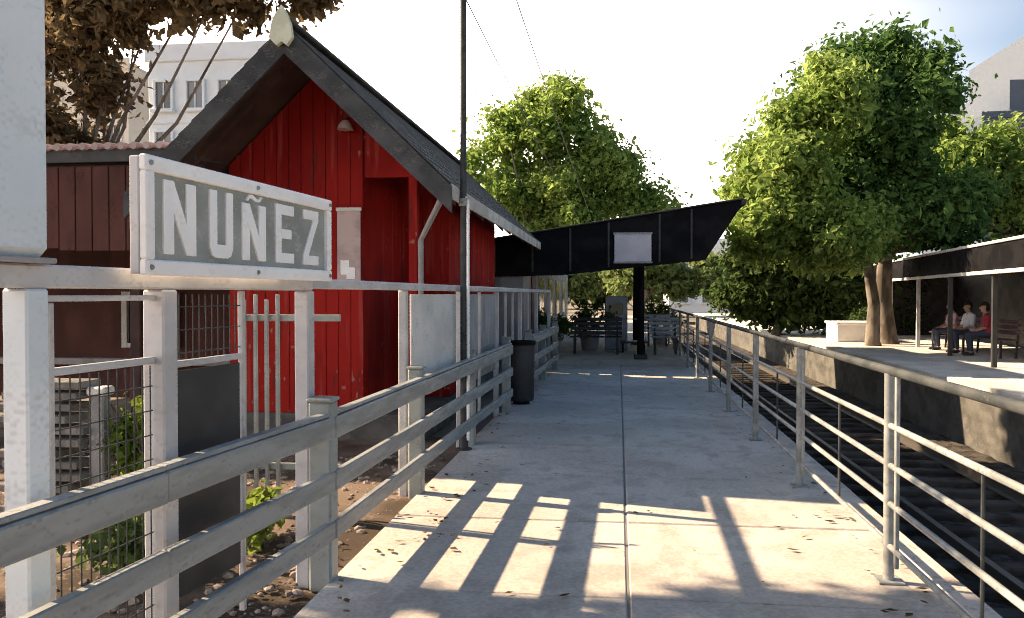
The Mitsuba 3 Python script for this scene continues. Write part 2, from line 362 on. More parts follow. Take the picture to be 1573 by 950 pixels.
ff = thing('frame_fence', 'tall white metal frame fence with an eye level top rail left of the path', 'fence')
def sq_post(t, x, yv, w, z1, mat='white_frame', ang=0.0):
    m = cbox(w, w, z1 + 0.06, 0.008); m.apply_transform(trimesh.transformations.rotation_matrix(ang, [0, 0, 1])); m.apply_translation([x, yv, (z1 - 0.06) / 2])
    return part(t, 'post', m, mat)
a1 = -math.atan2(u1[0], u1[1])
OFF = -0.10                                             # the frame stands just behind the planks
n1 = np.array([u1[1], -u1[0]])
P0, P1, P2 = L1(2.01) + n1 * OFF, L1(1.29) + n1 * OFF, L1(-0.02) + n1 * OFF
Pm = L1(4.3) + n1 * OFF
for p, w in ((P0, 0.10), (P1, 0.10), (P2, 0.085), (Pm, 0.085)):
    sq_post(ff, p[0], p[1], w, 1.618, 'pale_cabinet' if p is P0 else 'white_frame', a1)
part(ff, 'top_rail', bar((*Pm, 1.66), (*(P2 + u1 * 0.03), 1.66), 0.085, 0.08, 0.008), 'white_frame')
part(ff, 'lower_rail', bar((*(P0 + u1 * 0.042), 1.585), (*(P1 - u1 * 0.052), 1.585), 0.03, 0.022, 0.004), 'white_frame')
part(ff, 'inner_upright', bar((*(P0 + u1 * 0.10), 0.05), (*(P0 + u1 * 0.10), 1.57), 0.028, 0.028, 0.004), 'white_frame')
FY = [6.75, 8.95, 11.3, 13.6, 15.8, 18.1]
for yv in FY: sq_post(ff, L2(yv) - 0.12, yv, 0.07, 1.63)
part(ff, 'top_rail', bar((P2[0], P2[1] + 0.05, 1.66), (L2(18.1) - 0.12, 18.1, 1.66), 0.07, 0.06, 0.008), 'white_frame')
pA, pB_, pC = P0 + u1 * .045, P1 - u1 * .055, P1 + u1 * .055
pD = P1 + u1 * 0.62
part(ff, 'mid_rail', bar((*pA, 1.33), (*pB_, 1.33), 0.03, 0.028, 0.004), 'white_frame')
part(ff, 'mid_rail', bar((*pC, 1.30), (*pD, 1.30), 0.03, 0.028, 0.004), 'white_frame')
part(ff, 'inner_upright', bar((*(pD + u1 * .016), 0.05), (*(pD + u1 * .016), 1.617), 0.028, 0.028, 0.004), 'white_frame')
part(ff, 'dark_panel', bar((*(pC + u1 * .02), 0.78), (*(pD - u1 * .01), 0.78), 0.012, 0.98, 0.003), 'charcoal', False, 'dark solid lower panel of the frame fence')
def wire(pa, pb, z0, z1, step=0.05):
    L = np.linalg.norm(np.asarray(pb) - np.asarray(pa)); m = []
    for q in np.arange(step / 2, L, step):
        c = np.asarray(pa) + u1 * q; m.append(bar((*c, z0), (*c, z1), 0.005, 0.005, 0.001))
    for z in np.arange(z0 + step / 2, z1, step * 2): m.append(bar((*pa, z), (*pb, z), 0.005, 0.005, 0.001))
    part(ff, 'wire_mesh', join(m), 'steel_dark', False, None, 'stuff')
wire(pA + u1 * .08, pB_, 0.1, 1.31)
wire(pC, pD, 1.32, 1.6)
# boards fixed in the bays
def bay_panel(y0, y1, z0, z1, mat, label):
    x0, x1 = L2(y0) - 0.12, L2(y1) - 0.12
    part(ff, 'board', bar((x0, y0, (z0 + z1) / 2), (x1, y1, (z0 + z1) / 2), 0.018, z1 - z0, 0.004), mat, False, label)
bay_panel(6.98, 8.72, 0.74, 1.60, 'grey_panel', 'pale grey board filling a bay of the frame fence')
bay_panel(9.1, 9.95, 0.60, 1.60, 'dull_panel', 'dull grey board in a far bay of the frame fence')
bay_panel(10.2, 11.2, 0.60, 1.60, 'dull_panel', 'dull grey board in a far bay of the frame fence')
for yv in (10.08, 12.1, 12.8, 14.6):
    part(ff, 'bar', bar((L2(yv) - 0.12, yv, 0.1), (L2(yv) - 0.12, yv, 1.625), 0.035, 0.035, 0.004), 'white_frame')

# station name sign
SA, SB = np.array([-1.808, 3.01]), np.array([-1.655, 4.66])
SA, SB = SA + n1 * 0.02, SB + n1 * 0.02
sd = (SB - SA) / np.linalg.norm(SB - SA); SL = np.linalg.norm(SB - SA)
sn = np.array([sd[1], -sd[0]])
sg = thing('station_name_sign', 'large framed station name sign with white letters on grey, on the frame fence', 'sign')
ZB, ZT = 1.672, 2.128
def sp(s, off, z): q = SA + sd * s + sn * off; return (q[0], q[1], z)
part(sg, 'backing', bar(sp(0, -0.02, (ZB + ZT) / 2), sp(SL, -0.02, (ZB + ZT) / 2), 0.04, ZT - ZB - 0.01, 0.004), 'white_frame')
part(sg, 'panel', bar(sp(0.05, 0.006, (ZB + ZT) / 2), sp(SL - 0.04, 0.006, (ZB + ZT) / 2), 0.012, ZT - ZB - 0.10, 0.002), 'sign_grey')
for z in (ZB + 0.03, ZT - 0.03):
    part(sg, 'border', bar(sp(0, 0.016, z), sp(SL, 0.016, z), 0.032, 0.06, 0.006), 'sign_white')
for s in (0.03, SL - 0.03):
    part(sg, 'border', bar(sp(s, 0.016, ZB + 0.061), sp(s, 0.016, ZT - 0.061), 0.032, 0.06, 0.006), 'sign_white')
for s_ in (0.03, SL * 0.5, SL - 0.03):
    for z in (ZB + 0.03, ZT - 0.03):
        m = trimesh.creation.icosphere(1, 0.011); m.apply_translation(sp(s_, 0.033, z))
        part(sg, 'bolt', m, 'steel_worn', True)
from shapely.geometry import Polygon, box as sbox
from shapely import union_all
def glyph(ch):
    w, s = 1.0, 0.30
    if ch in ('N', 'Ñ'):
        top = 1.0 if ch == 'N' else 0.90
        g = [sbox(0, 0, s, top), sbox(1 - s, 0, 1, top), Polygon([(0, top), (s * 1.0, top), (1, 0), (1 - s, 0)])]
        if ch == 'Ñ': g += [Polygon([(0.16, 0.955), (0.30, 1.045), (0.42, 1.05), (0.62, 0.995), (0.72, 1.0), (0.80, 1.05), (0.86, 1.03), (0.72, 0.955), (0.60, 0.945), (0.40, 0.995), (0.32, 0.99), (0.22, 0.94)])]
    elif ch == 'U':
        g = [sbox(0, 0.14, s, 1), sbox(1 - s, 0.14, 1, 1), Polygon([(0, 0.16), (0.10, 0.03), (0.25, 0), (0.75, 0), (0.90, 0.03), (1, 0.16), (1 - s, 0.2), (s, 0.2)])]
    elif ch == 'E':
        g = [sbox(0, 0, s, 1), sbox(0, 0, 1, 0.17), sbox(0, 0.83, 1, 1), sbox(0, 0.42, 0.86, 0.58)]
    else:
        g = [sbox(0, 0, 1, 0.17), sbox(0, 0.83, 1, 1), Polygon([(0, 0.17), (0.34, 0.17), (1, 0.83), (0.66, 0.83)])]
    return union_all(g)
for ch, s0, s1 in (('N', 0.129, 0.353), ('U', 0.459, 0.647), ('Ñ', 0.730, 0.950), ('E', 1.053, 1.248), ('Z', 1.358, 1.543)):
    g = glyph(ch); s0, s1 = s0 * SL / 1.7, s1 * SL / 1.7
    ms = [trimesh.creation.extrude_polygon(q, 0.008, engine='earcut') for q in getattr(g, 'geoms', [g])]
    m = join(ms); v = m.vertices.copy()
    z = ZB + 0.085 + v[:, 1] * (ZT - ZB - 0.165)
    s = s0 + v[:, 0] * (s1 - s0); o = 0.0125 + v[:, 2]
    q = SA + s[:, None] * sd + o[:, None] * sn
    m = trimesh.Trimesh(np.column_stack([q, z]), m.faces, process=False); m.fix_normals()
    part(sg, 'letter', m, 'sign_white')

# pale cabinet on the first post, at the left edge
cab = thing('metal_cabinet', 'tall pale grey blue metal cabinet on the fence at the left edge of the photo', 'cabinet')
c0 = P0 - u1 * 0.52; c1 = P0 + u1 * 0.03
part(cab, 'body', bar((*c0, 2.75), (*c1, 2.75), 0.17, 2.06, 0.03), 'pale_cabinet', 25)
part(cab, 'base_plate', bar((*(c0 - u1 * .012), 1.711), (*(c1 + u1 * .012), 1.711), 0.18, 0.018, 0.003), 'dull_panel')
part(cab, 'side_trim', bar((*(c1 + u1 * 0.003 + n1 * 0.0), 1.75), (*(c1 + u1 * 0.003), 3.7), 0.03, 0.012, 0.003), 'white_frame')

# ------------------------------------------------------------------ right: steel railing
rl = thing('steel_railing', 'grey steel pipe railing along the right side of the path above the track', 'railing')
RX = 1.5
PY = [0.3, 2.62, 4.95, 7.3, 9.6, 11.9, 14.2, 16.5, 18.8, 21.1, 23.4, 25.7, 28.0]
for yv in PY:
    k = part(rl, 'post', tube([(RX, yv, 0.0), (RX, yv, 1.16)], 0.030, 14), 'steel_worn', 40)
    part(k, 'twin_upright', bar((RX, yv - 0.13, 0.11), (RX, yv - 0.13, 1.155), 0.022, 0.03, 0.004), 'steel_worn')
    part(k, 'foot', box(RX - 0.07, RX + 0.07, yv - 0.07, yv + 0.07, 0.0, 0.012, 0.003), 'steel_worn')
for z, r in ((1.175, 0.026), (0.872, 0.017), (0.65, 0.017), (0.437, 0.017), (0.20, 0.017)):
    part(rl, 'rail', tube([(RX, -3, z), (RX, 28, z)], r, 12), 'steel_dark' if z > 1 else 'steel_worn', 40)
for a, b in zip(PY[:-1], PY[1:]):
    part(rl, 'baluster', tube([(RX + 0.024, (a + b) / 2, 0.2), (RX + 0.024, (a + b) / 2, 0.872)], 0.009, 8), 'steel_dark', 40)

# ------------------------------------------------------------------ pole and wires
pl = thing('steel_pole', 'slender dark steel pole rising beside the fence past the roof edge', 'pole')
part(pl, 'shaft', tube([(-1.575, 8.62, 0.0), (-1.575, 8.62, 7.5)], [0.036, 0.03], 14), 'steel_dark', 40)
part(pl, 'lit_edge_strip', tube([(-1.524, 8.60, 0.1), (-1.524, 8.60, 2.56), (-1.56, 8.61, 2.6)], 0.016, 10), 'sign_white', 40)  # pale strip added to stand for the pole's lit right edge
part(pl, 'base_flange', lathe([(0, 0), (0.085, 0), (0.085, 0.015), (0.05, 0.02), (0.045, 0.12), (0, 0.12)], (-1.575, 8.62, 0.0)), 'charcoal', 30)
part(pl, 'clamp', lathe([(0, 0), (0.048, 0), (0.052, 0.02), (0.052, 0.06), (0.048, 0.08), (0, 0.08)], (-1.575, 8.62, 2.5)), 'steel_worn', 30)
for x, z, lab in ((-1.62, 4.85, 'lower thin overhead cable crossing the pale sky above the trees'), (-1.17, 5.1, 'upper thin overhead cable crossing the pale sky above the trees')):
    k = thing('overhead_cable', lab, 'cable')
    s = np.linspace(-8, 75, 24)
    part(k, 'strand', tube([(x, yv, z + 0.35 * ((yv - 30) / 40) ** 2 - 0.2) for yv in s], 0.007, 6), 'cable', True)

# ------------------------------------------------------------------ the red station building
bd = thing('station_building', 'small red gabled station building with a dark steep roof beside the path', 'building')
RXc, RZ, SLP = -3.31, 4.30, 0.965
VY, BY = 8.23, 17.86
WY, WL, WR = 9.30, -4.42, -2.22
PX, PB = -2.84, 11.0                                     # a recess added to darken the wall's right corner: its side and its back
EX_R, EX_L = -1.635, -5.01
def roof_z(x): return RZ - SLP * abs(x - RXc)
# gable wall: vertical boards, each with its own edge
gw = part(bd, 'wall', prism([(WL, 0.25), (PX, 0.25), (PX, roof_z(PX) - 0.16), (RXc, RZ - 0.16), (WL, roof_z(WL) - 0.16)], 'y', WY, WY + 0.1), 'red_wall')
part(bd, 'shade_recess_side', box(PX - 0.1, PX - .003, WY + 0.101, PB - .002, 0.25, roof_z(PX) - 0.2, 0.004), 'red_wall')
part(bd, 'shade_recess_back', prism([(PX - .1, 0.25), (WR - .101, 0.25), (WR - .101, roof_z(WR - .1) - 0.2), (PX - .1, roof_z(PX - .1) - 0.2)], 'y', PB, PB + 0.1), 'red_wall')
WB = 15.2                                             # the wall ends here; the roof runs on over an open bay
sw = part(bd, 'side_wall', box(WR - 0.1, WR, PB, WB, 0.25, roof_z(WR) - 0.17, 0.004), 'red_wall')
part(bd, 'left_wall', box(WL, WL + 0.1, WY + 0.101, 18.055, 0.25, roof_z(WL) - 0.17, 0.004), 'red_wall')
part(bd, 'rear_wall', prism([(WL, 0.25), (WR, 0.25), (WR, roof_z(WR) - 0.16), (RXc, RZ - 0.16), (WL, roof_z(WL) - 0.16)], 'y', WB + .002, WB + 0.1), 'red_wall')
part(bd, 'shade_recess_post', box(WR - 0.1, WR, WY, WY + 0.1, 0.25, roof_z(WR) - 0.16, 0.008), 'red_wall')
part(bd, 'shade_recess_beam', prism([(PX + .002, roof_z(PX) - .16), (WR, roof_z(WR) - .165), (WR, roof_z(WR) - .34), (PX + .002, roof_z(WR) - .34)], 'y', WY + .02, WY + .08), 'red_wall')
def boards(parent, x0, x1, yw, nb, drop=0.165):
    for k in range(nb):
        xa = x0 + (x1 - x0) * k / nb; xb = x0 + (x1 - x0) * (k + 1) / nb
        o = random.uniform(0.012, 0.02)
        poly = [(xa + .004, 0.26), (xb - .004, 0.26), (xb - .004, roof_z(xb) - drop)] + ([(RXc, RZ - drop)] if xa < RXc < xb else []) + [(xa + .004, roof_z(xa) - drop)]
        part(parent, 'board', prism(poly, 'y', yw - o, yw - .001), 'red_wall')
boards(gw, WL, PX, WY, 11)
for k in range(30):
    ya = PB + (WB - PB) * k / 30; yb = PB + (WB - PB) * (k + 1) / 30
    part(sw, 'board', box(WR + .001, WR + random.uniform(0.012, 0.02), ya + .004, yb - .004, 0.26, roof_z(WR) - 0.18, 0.003), 'red_wall')
part(bd, 'plinth', box(WL - 0.05, WR + 0.05, WY - 0.05, BY - 0.15, -0.08, 0.25, 0.015), 'dark_masonry')
for side, ex in ((1, EX_R), (-1, EX_L)):
    ze = roof_z(ex)
    t = 0.06
    nx, nz = SLP / math.hypot(1, SLP), 1 / math.hypot(1, SLP)
    rf = part(bd, 'roof', prism([(RXc, RZ), (ex, ze), (ex, ze - t * 1.4), (RXc, RZ - t * 1.4)], 'y', VY, BY), 'slate')
    # battens / overlapping sheets along the slope
    n = 12
    for k in range(n):
        xa = RXc + (ex - RXc) * k / n; xb = RXc + (ex - RXc) * (k + 1.0) / n
        part(rf, 'slate_course', prism([(xa, roof_z(xa) + 0.004), (xb, roof_z(xb) + 0.022), (xb, roof_z(xb) + 0.003), (xa, roof_z(xa) + 0.001)], 'y', VY - 0.02, BY + 0.02), 'slate')
    # bargeboard and soffit
    part(bd, 'bargeboard', prism([(RXc, RZ - 0.01), (ex + side * 0.02, roof_z(ex + side * 0.02) - 0.01), (ex + side * 0.02, roof_z(ex + side * 0.02) - 0.27), (RXc, RZ - 0.30)], 'y', VY - 0.045, VY - 0.003), 'slate')
    part(bd, 'soffit', prism([(RXc, RZ - 0.10), (ex, ze - 0.10), (ex, ze - 0.125), (RXc, RZ - 0.125)], 'y', VY + 0.003, BY - 0.01), 'soffit')
    part(bd, 'eave_board', box(min(ex, ex + side * .022), max(ex, ex + side * .022), VY, BY, ze - 0.15, ze + 0.0, 0.004), 'pale_wood')
    for yv in np.arange(VY + 0.35, BY, 0.9):
        part(bd, 'rafter', prism([(RXc + side * 0.2, roof_z(RXc + side * 0.2) - 0.128), (ex - side * .02, roof_z(ex - side * .02) - 0.128), (ex - side * .02, roof_z(ex - side * .02) - 0.20), (RXc + side * 0.2, roof_z(RXc + side * 0.2) - 0.22)], 'y', yv, yv + 0.06), 'soffit')
part(bd, 'ridge_cap', bar((RXc, VY - 0.05, RZ + 0.03), (RXc, BY + 0.04, RZ + 0.03), 0.16, 0.05, 0.015), 'slate')
fin = prism([(RXc - 0.13, RZ - 0.16), (RXc - .05, RZ - 0.24), (RXc, RZ - 0.20), (RXc + .05, RZ - 0.24), (RXc + 0.11, RZ - 0.16), (RXc + 0.09, RZ - 0.02), (RXc + 0.05, RZ + 0.08), (RXc, RZ + 0.16), (RXc - 0.06, RZ + 0.08), (RXc - 0.1, RZ)], 'y', VY - 0.11, VY - 0.05)
part(bd, 'finial', fin, 'finial_paint')
part(bd, 'downpipe', tube([(-1.72, WY - 0.95, roof_z(-1.72) - 0.14), (-1.80, WY - 0.85, 2.5), (WR + 0.05, WY - 0.05, 2.2), (WR + 0.05, WY - 0.05, 0.0)], 0.032, 10), 'dull_panel', 40)
part(bd, 'lamp', lathe([(0, 0), (0.09, 0), (0.07, 0.06), (0.03, 0.10), (0, 0.10)], (-3.0, WY - 0.14, 3.42), 16), 'pink_notice', 30)
part(bd, 'lamp_arm', tube([(-3.0, WY - 0.015, 3.56), (-3.0, WY - 0.14, 3.56), (-3.0, WY - 0.14, 3.50)], 0.012, 8), 'charcoal', 40)
nt = thing('notice_board', 'faded pinkish notice board on the red wall just right of the name sign', 'notice board')
part(nt, 'panel', box(-3.13, -2.86, WY - 0.05, WY - 0.025, 1.74, 2.55, 0.004), 'pink_notice')
for a, b, c, d in ((-3.13, -2.86, 2.53, 2.57), (-3.13, -2.86, 1.70, 1.74)):
    part(nt, 'frame', box(a - .01, b + .01, WY - 0.06, WY - 0.024, c, d, 0.004), 'grey_panel')
part(nt, 'sheet', box(-3.09, -2.99, WY - 0.054, WY - 0.0505, 1.82, 1.98, 0.001), 'sign_white')
part(nt, 'sheet', box(-3.02, -2.92, WY - 0.058, WY - 0.0545, 1.77, 1.90, 0.001), 'sign_white')

# low left wing with an open veranda
wg = thing('station_wing', 'low station wing left of the gable, its boards coloured dark brown for veranda shade', 'building')
part(wg, 'wall', box(-13, WL - 0.01, 12.3, 12.45, 0.0, 3.2, 0.004), 'shade_brown_timber')
part(wg, 'roof', prism([(8.55, 3.16), (15.2, 3.62), (15.2, 3.47), (8.55, 3.02)], 'x', -13.2, WL - 0.02), 'slate')
nr = 60
cor = []
for k in range(nr):
    xa = -13.2 + (13.2 + WL - 0.02) * (k + 0.5) / nr
    cor.append(tube([(xa, 8.48, 3.175), (xa, 15.25, 3.645)], 0.04, 8))
part(wg, 'roof_corrugation', join(cor), 'pink_notice', 40)
part(wg, 'eave_beam', box(-13.1, WL - 0.03, 8.65, 8.77, 2.78, 3.0, 0.006), 'soffit')
for x in (-5.2, -7.3, -9.2, -11):
    part(wg, 'veranda_post', box(x - .06, x + .06, 8.66, 8.76, 0.0, 2.78, 0.008), 'soffit')
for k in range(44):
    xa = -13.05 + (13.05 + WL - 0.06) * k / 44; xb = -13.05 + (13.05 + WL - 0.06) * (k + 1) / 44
    part(wg, 'shade_valance_board', box(xa + .006, xb - .006, 8.60, 8.635, 2.08 + random.uniform(-.02, .02), 2.98, 0.004), 'shade_brown_timber')  # dark hanging boards added to stand for the shaded top of the veranda
for xc in (-7.1, -10.2):
    w = part(wg, 'window', box(xc - 0.36, xc + 0.36, 12.26, 12.3, 0.85, 1.55, 0.004), 'window_dark')
    for b in (box(xc - 0.45, xc - 0.36, 12.2, 12.3, 0.78, 1.64, .004), box(xc + 0.36, xc + 0.45, 12.2, 12.3, 0.78, 1.64, .004), box(xc - 0.36, xc + 0.36, 12.203, 12.298, 1.55, 1.64, .004), box(xc - 0.36, xc + 0.36, 12.203, 12.298, 0.78, 0.85, .004), box(xc - 0.03, xc + 0.03, 12.22, 12.26, 0.85, 1.55, .003)):
        part(w, 'frame', b, 'grey_panel')
part(wg, 'sill_ledge', box(-12.9, WL - 0.05, 12.1, 12.3, 0.52, 0.62, 0.008), 'dull_panel')

# things on the soil behind the fence
gt = thing('picket_gate', 'narrow grey picket gate behind the frame fence, left of the thick grey post', 'gate')
for i, x in enumerate((-2.75, -2.66, -2.575, -2.49, -2.33)):
    part(gt, 'picket', box(x - .013, x + .013, 6.0, 6.03, 0.06, 1.6 if i % 2 else 1.56, 0.004), 'grey_post')
for z in (0.3, 1.4):
    part(gt, 'crossbar', box(-2.79, -2.02, 6.031, 6.055, z, z + 0.05, 0.004), 'grey_post')
cpst = thing('concrete_post', 'short square concrete post beside the stacked boards behind the fence', 'post')
part(cpst, 'shaft', box(-3.72, -3.62, 5.62, 5.72, -0.06, 0.88, 0.01), 'dull_panel')
part(cpst, 'cap', box(-3.74, -3.60, 5.60, 5.74, 0.88, 0.94, 0.012), 'grey_panel')
st = thing('board_stack', 'stack of grey weathered boards behind the fence at far left', 'board stack')
for k in range(13):
    x0 = -4.35 + random.uniform(-.06, .06)
    part(st, 'board', box(x0, x0 + 0.5 + random.uniform(-.05, .08), 5.55 + random.uniform(-.03, .03), 5.8, -0.05 + k * 0.082, -0.05 + k * 0.082 + 0.05, 0.005), 'old_wood')
    if k < 12:
        part(st, 'spacer', box(-4.25, -4.2, 5.6, 5.78, 0.001 + k * 0.082, 0.031 + k * 0.082, 0.003), 'old_wood')

def pebbles(name, x0, x1, y0, y1, n, mat, label, seed, size=(0.008, 0.04)):
    r = np.random.default_rng(seed)
    base = trimesh.creation.icosphere(subdivisions=0)
    V, F = [], []
    for i in range(n):
        sz = size[0] + (size[1] - size[0]) * r.random() ** 2.5
        v = base.vertices * (0.75 + 0.5 * r.random((len(base.vertices), 1))) * [sz, sz * (0.7 + 0.5 * r.random()), sz * 0.6]
        a = r.random() * 6.28; c, sn_ = math.cos(a), math.sin(a)
        v = v @ np.array([[c, -sn_, 0], [sn_, c, 0], [0, 0, 1]])
        V.append(v + [x0 + (x1 - x0) * r.random(), y0 + (y1 - y0) * r.random(), -0.04 + sz * 0.15]); F.append(base.faces + 12 * i)
    struct(name, trimesh.Trimesh(np.vstack(V), np.vstack(F), process=False), mat, label, 'gravel', False, 'stuff')
pebbles('gravel', -6.0, -1.72, 1.0, 8.5, 4200, 'rubble', 'loose pale stones and rubble scattered on the soil behind the plank fence', 21)

def shrub(label, x, yv, h, w, n, leaf, mat, seed, cat='shrub', group=None, name='shrub'):
    t = thing(name, label, cat, group)
    r = np.random.default_rng(seed)
    stems = [tube([(x + r.normal() * .03, yv + r.normal() * .03, -0.06), (x + r.normal() * w * .15, yv + r.normal() * w * .15, h * 0.4), (x + r.normal() * w * .3, yv + r.normal() * w * .3, h * 0.85)], [0.014, 0.01, 0.005], 6) for _ in range(7)]
    part(t, 'stem', join(stems), 'bark', True)
    C = np.stack([x + r.normal(size=14) * w * .28, yv + r.normal(size=14) * w * .28, h * (0.2 + 0.75 * r.random(14))], 1)
    part(t, 'foliage', leaves(C, np.full(14, w * 0.28), n, leaf, seed + 1), mat)
shrub('yellow green shrub behind the fence right of the concrete post', -3.36, 5.75, 0.95, 0.42, 1100, 0.035, 'leaf_green', 31)
shrub('low dark green plant under the lowest plank at far left', -2.75, 4.55, 0.42, 0.5, 900, 0.03, 'leaf_dark', 33)
shrub('small green weed clump at the foot of the fence, left of the thick post', -2.35, 5.3, 0.3, 0.4, 700, 0.028, 'leaf_green', 35)
tree('shade_tree', 'leafy tree left of the photo whose shadow dapples the near path', (-8.8, 5.6, -0.1), 3.6, [((-6.3, 6.25, 5.0), (1.15, 0.42, 0.35)), ((-7.3, 5.9, 5.1), (0.6, 0.3, 0.35)), ((-8.2, 6.2, 4.9), (0.5, 0.3, 0.3))], (26, 6, 3), 5600, 0.06, 'leaf_green', 41, 0.16, rmin=0.16, rmax=0.32)

lb = thing('litter_bin', 'slim dark litter bin in the gap of the plank fence', 'bin')
bx_, by_ = -1.40, 12.35
part(lb, 'body', lathe([(0, 0.05), (0.17, 0.05), (0.185, 0.1), (0.195, 0.86), (0.18, 0.88), (0, 0.88)], (bx_, by_, 0)), 'charcoal', 35)
part(lb, 'rim', lathe([(0.175, 0.86), (0.21, 0.86), (0.21, 0.92), (0.175, 0.92), (0.175, 0.86)], (bx_, by_, 0)), 'black_paint', 35)
part(lb, 'foot', lathe([(0, 0), (0.12, 0), (0.12, 0.05), (0, 0.05)], (bx_, by_, 0)), 'black_paint', 35)

# ------------------------------------------------------------------ platform canopy
cn = thing('platform_canopy', 'black upswept platform canopy spanning the far end of the path', 'canopy')
CY0, CY1 = 18.0, 27.0
def cz(x): return 2.68 + (x + 3.1) * (0.84 / 5.6)
part(cn, 'roof', prism([(-3.4, cz(-3.4)), (2.5, cz(2.5)), (2.5, cz(2.5) - 0.08), (-3.4, cz(-3.4) - 0.08)], 'y', CY0, CY1), 'black_paint')
part(cn, 'end_fascia', prism([(-3.4, cz(-3.4) + 0.02), (2.52, cz(2.52) + 0.02), (2.5, cz(2.5) - 0.12), (1.78, 2.30), (-1.2, 2.0), (-3.4, 1.95)], 'y', CY0 - 0.06, CY0 - 0.003), 'black_paint')
for x in (-2.6, -1.8, -1.0, -0.2, 0.85, 1.5):
    part(cn, 'fascia_batten', bar((x, CY0 - 0.075, 2.06 + max(0, x + 1.2) * .1), (x, CY0 - 0.075, cz(x) - 0.01), 0.04, 0.025, 0.004), 'charcoal')
part(cn, 'fascia_cap', bar((-3.4, CY0 - 0.08, cz(-3.4) + 0.03), (2.52, CY0 - 0.08, cz(2.52) + 0.03), 0.10, 0.03, 0.006), 'slate')
part(cn, 'edge_gutter', bar((2.55, CY0 - 0.1, cz(2.5) - 0.03), (2.55, CY1, cz(2.5) - 0.03), 0.1, 0.12, 0.012), 'slate')
for x in (-2.2, -1.0, 0.2, 1.4):
    part(cn, 'purlin', bar((x, CY0 + 0.005, cz(x) - 0.15), (x, CY1, cz(x) - 0.15), 0.08, 0.13, 0.006), 'black_paint')
for yv in (19.9, 25.6):
    k = part(cn, 'column', tube([(0.52, yv, 0.10), (0.52, yv, 2.95)], [0.085, 0.075], 14), 'black_paint', 40)
    part(k, 'base', box(0.37, 0.67, yv - .15, yv + .15, 0.10, 0.22, 0.02), 'charcoal')
    part(cn, 'beam', prism([(-3.3, cz(-3.3) - 0.22), (2.4, cz(2.4) - 0.22), (2.4, cz(2.4) - 0.30), (0.52, cz(0.52) - 0.55), (-3.3, cz(-3.3) - 0.32)], 'y', yv - 0.05, yv + 0.05), 'black_paint')
bs = thing('canopy_sign', 'pale lavender grey sign board on the front of the black canopy', 'sign')
part(bs, 'board', box(-0.08, 0.68, CY0 - 0.13, CY0 - 0.09, 2.26, 2.86, 0.006), 'lavender')
for a in ((-0.10, 0.70, 2.84, 2.88), (-0.10, 0.70, 2.24, 2.28)):
    part(bs, 'edge_strip', box(a[0], a[1], CY0 - 0.14, CY0 - 0.085, a[2], a[3], 0.004), 'dull_panel')
for x in (0.1, 0.5):
    part(bs, 'bracket', box(x - .02, x + .02, CY0 - 0.089, CY0 - 0.061, 2.3, 2.8, 0.003), 'charcoal')

# furniture on the far platform
def bench(label, x0, x1, yv, mat, z0=0.10):
    t = thing('platform_bench', label, 'bench')
    for k in range(4):
        part(t, 'seat_slat', box(x0, x1, yv + k * 0.11, yv + k * 0.11 + 0.09, z0 + 0.42, z0 + 0.45, 0.006), mat)
    for k in range(4):
        zz = z0 + 0.52 + k * 0.115
        m = bar((x0, yv + 0.47 + k * .025, zz), (x1, yv + 0.47 + k * .025, zz), 0.025, 0.09, 0.006)
        part(t, 'back_slat', m, mat)
    for x in (x0 + 0.12, x1 - 0.12):
        part(t, 'leg', join([box(x - .025, x + .025, yv + 0.02, yv + .07, z0, z0 + 0.415, .005), box(x - .025, x + .025, yv + 0.40, yv + .45, z0, z0 + 0.415, .005), box(x - .025, x + .025, yv + 0.071, yv + .399, z0 + 0.37, z0 + 0.415, .005), bar((x, yv + .44, z0 + .42), (x, yv + .58, z0 + .95), 0.05, 0.03, .004)]), 'charcoal')
bench('blue grey metal bench on the far platform under the canopy, right of the column', 0.8, 2.0 - 0.45, 21.4, 'blue_grey')
bench('dark slatted bench on the far platform, left of the canopy column', -1.2, 0.1, 21.2, 'charcoal')
bench('pale steel bench farther back under the canopy, by the railing', 0.75, 1.5, 24.6, 'lavender')
vm = thing('ticket_machine', 'grey blue ticket machine standing in the shade under the canopy', 'ticket machine')
part(vm, 'body', box(-0.35, 0.25, 23.0, 23.5, 0.10, 1.55, 0.02), 'blue_grey')
part(vm, 'screen', box(-0.22, 0.12, 22.985, 23.0, 1.05, 1.35, 0.004), 'window_dark')
part(vm, 'slot_panel', box(-0.22, 0.12, 22.985, 23.0, 0.6, 0.9, 0.004), 'lavender')
def planter(label, x, yv, h, seed, mat='leaf_dark'):
    t = thing('planter', label, 'planter')
    part(t, 'pot', lathe([(0, 0), (0.2, 0), (0.27, 0.42), (0.29, 0.42), (0.29, 0.47), (0.24, 0.47), (0.23, 0.4), (0, 0.4)], (x, yv, 0.10), 20), 'dull_panel', 30)
    r = np.random.default_rng(seed)
    C = np.stack([x + r.normal(size=12) * .2, yv + r.normal(size=12) * .2, 0.55 + h * r.random(12)], 1)
    part(t, 'foliage', leaves(C, np.full(12, 0.22), 1500, 0.045, seed), mat)
planter('planter with a dark bushy plant at the left end of the dark bench', -1.65, 20.9, 0.6, 201)
planter('tall leafy planter beside the ticket machine', -0.75, 22.8, 0.9, 203)
planter('planter far back under the canopy by the railing', 1.25, 25.9, 0.7, 204)
fb = thing('luggage_trolley', 'dark platform trolley standing between the two benches', 'trolley')
part(fb, 'deck', box(0.05, 0.75, 22.0, 22.5, 0.34, 0.39, 0.008), 'charcoal')
part(fb, 'handle', tube([(0.08, 22.45, 0.38), (0.05, 22.5, 0.95), (0.72, 22.5, 0.95), (0.72, 22.45, 0.38)], 0.018, 8), 'steel_worn', 40)
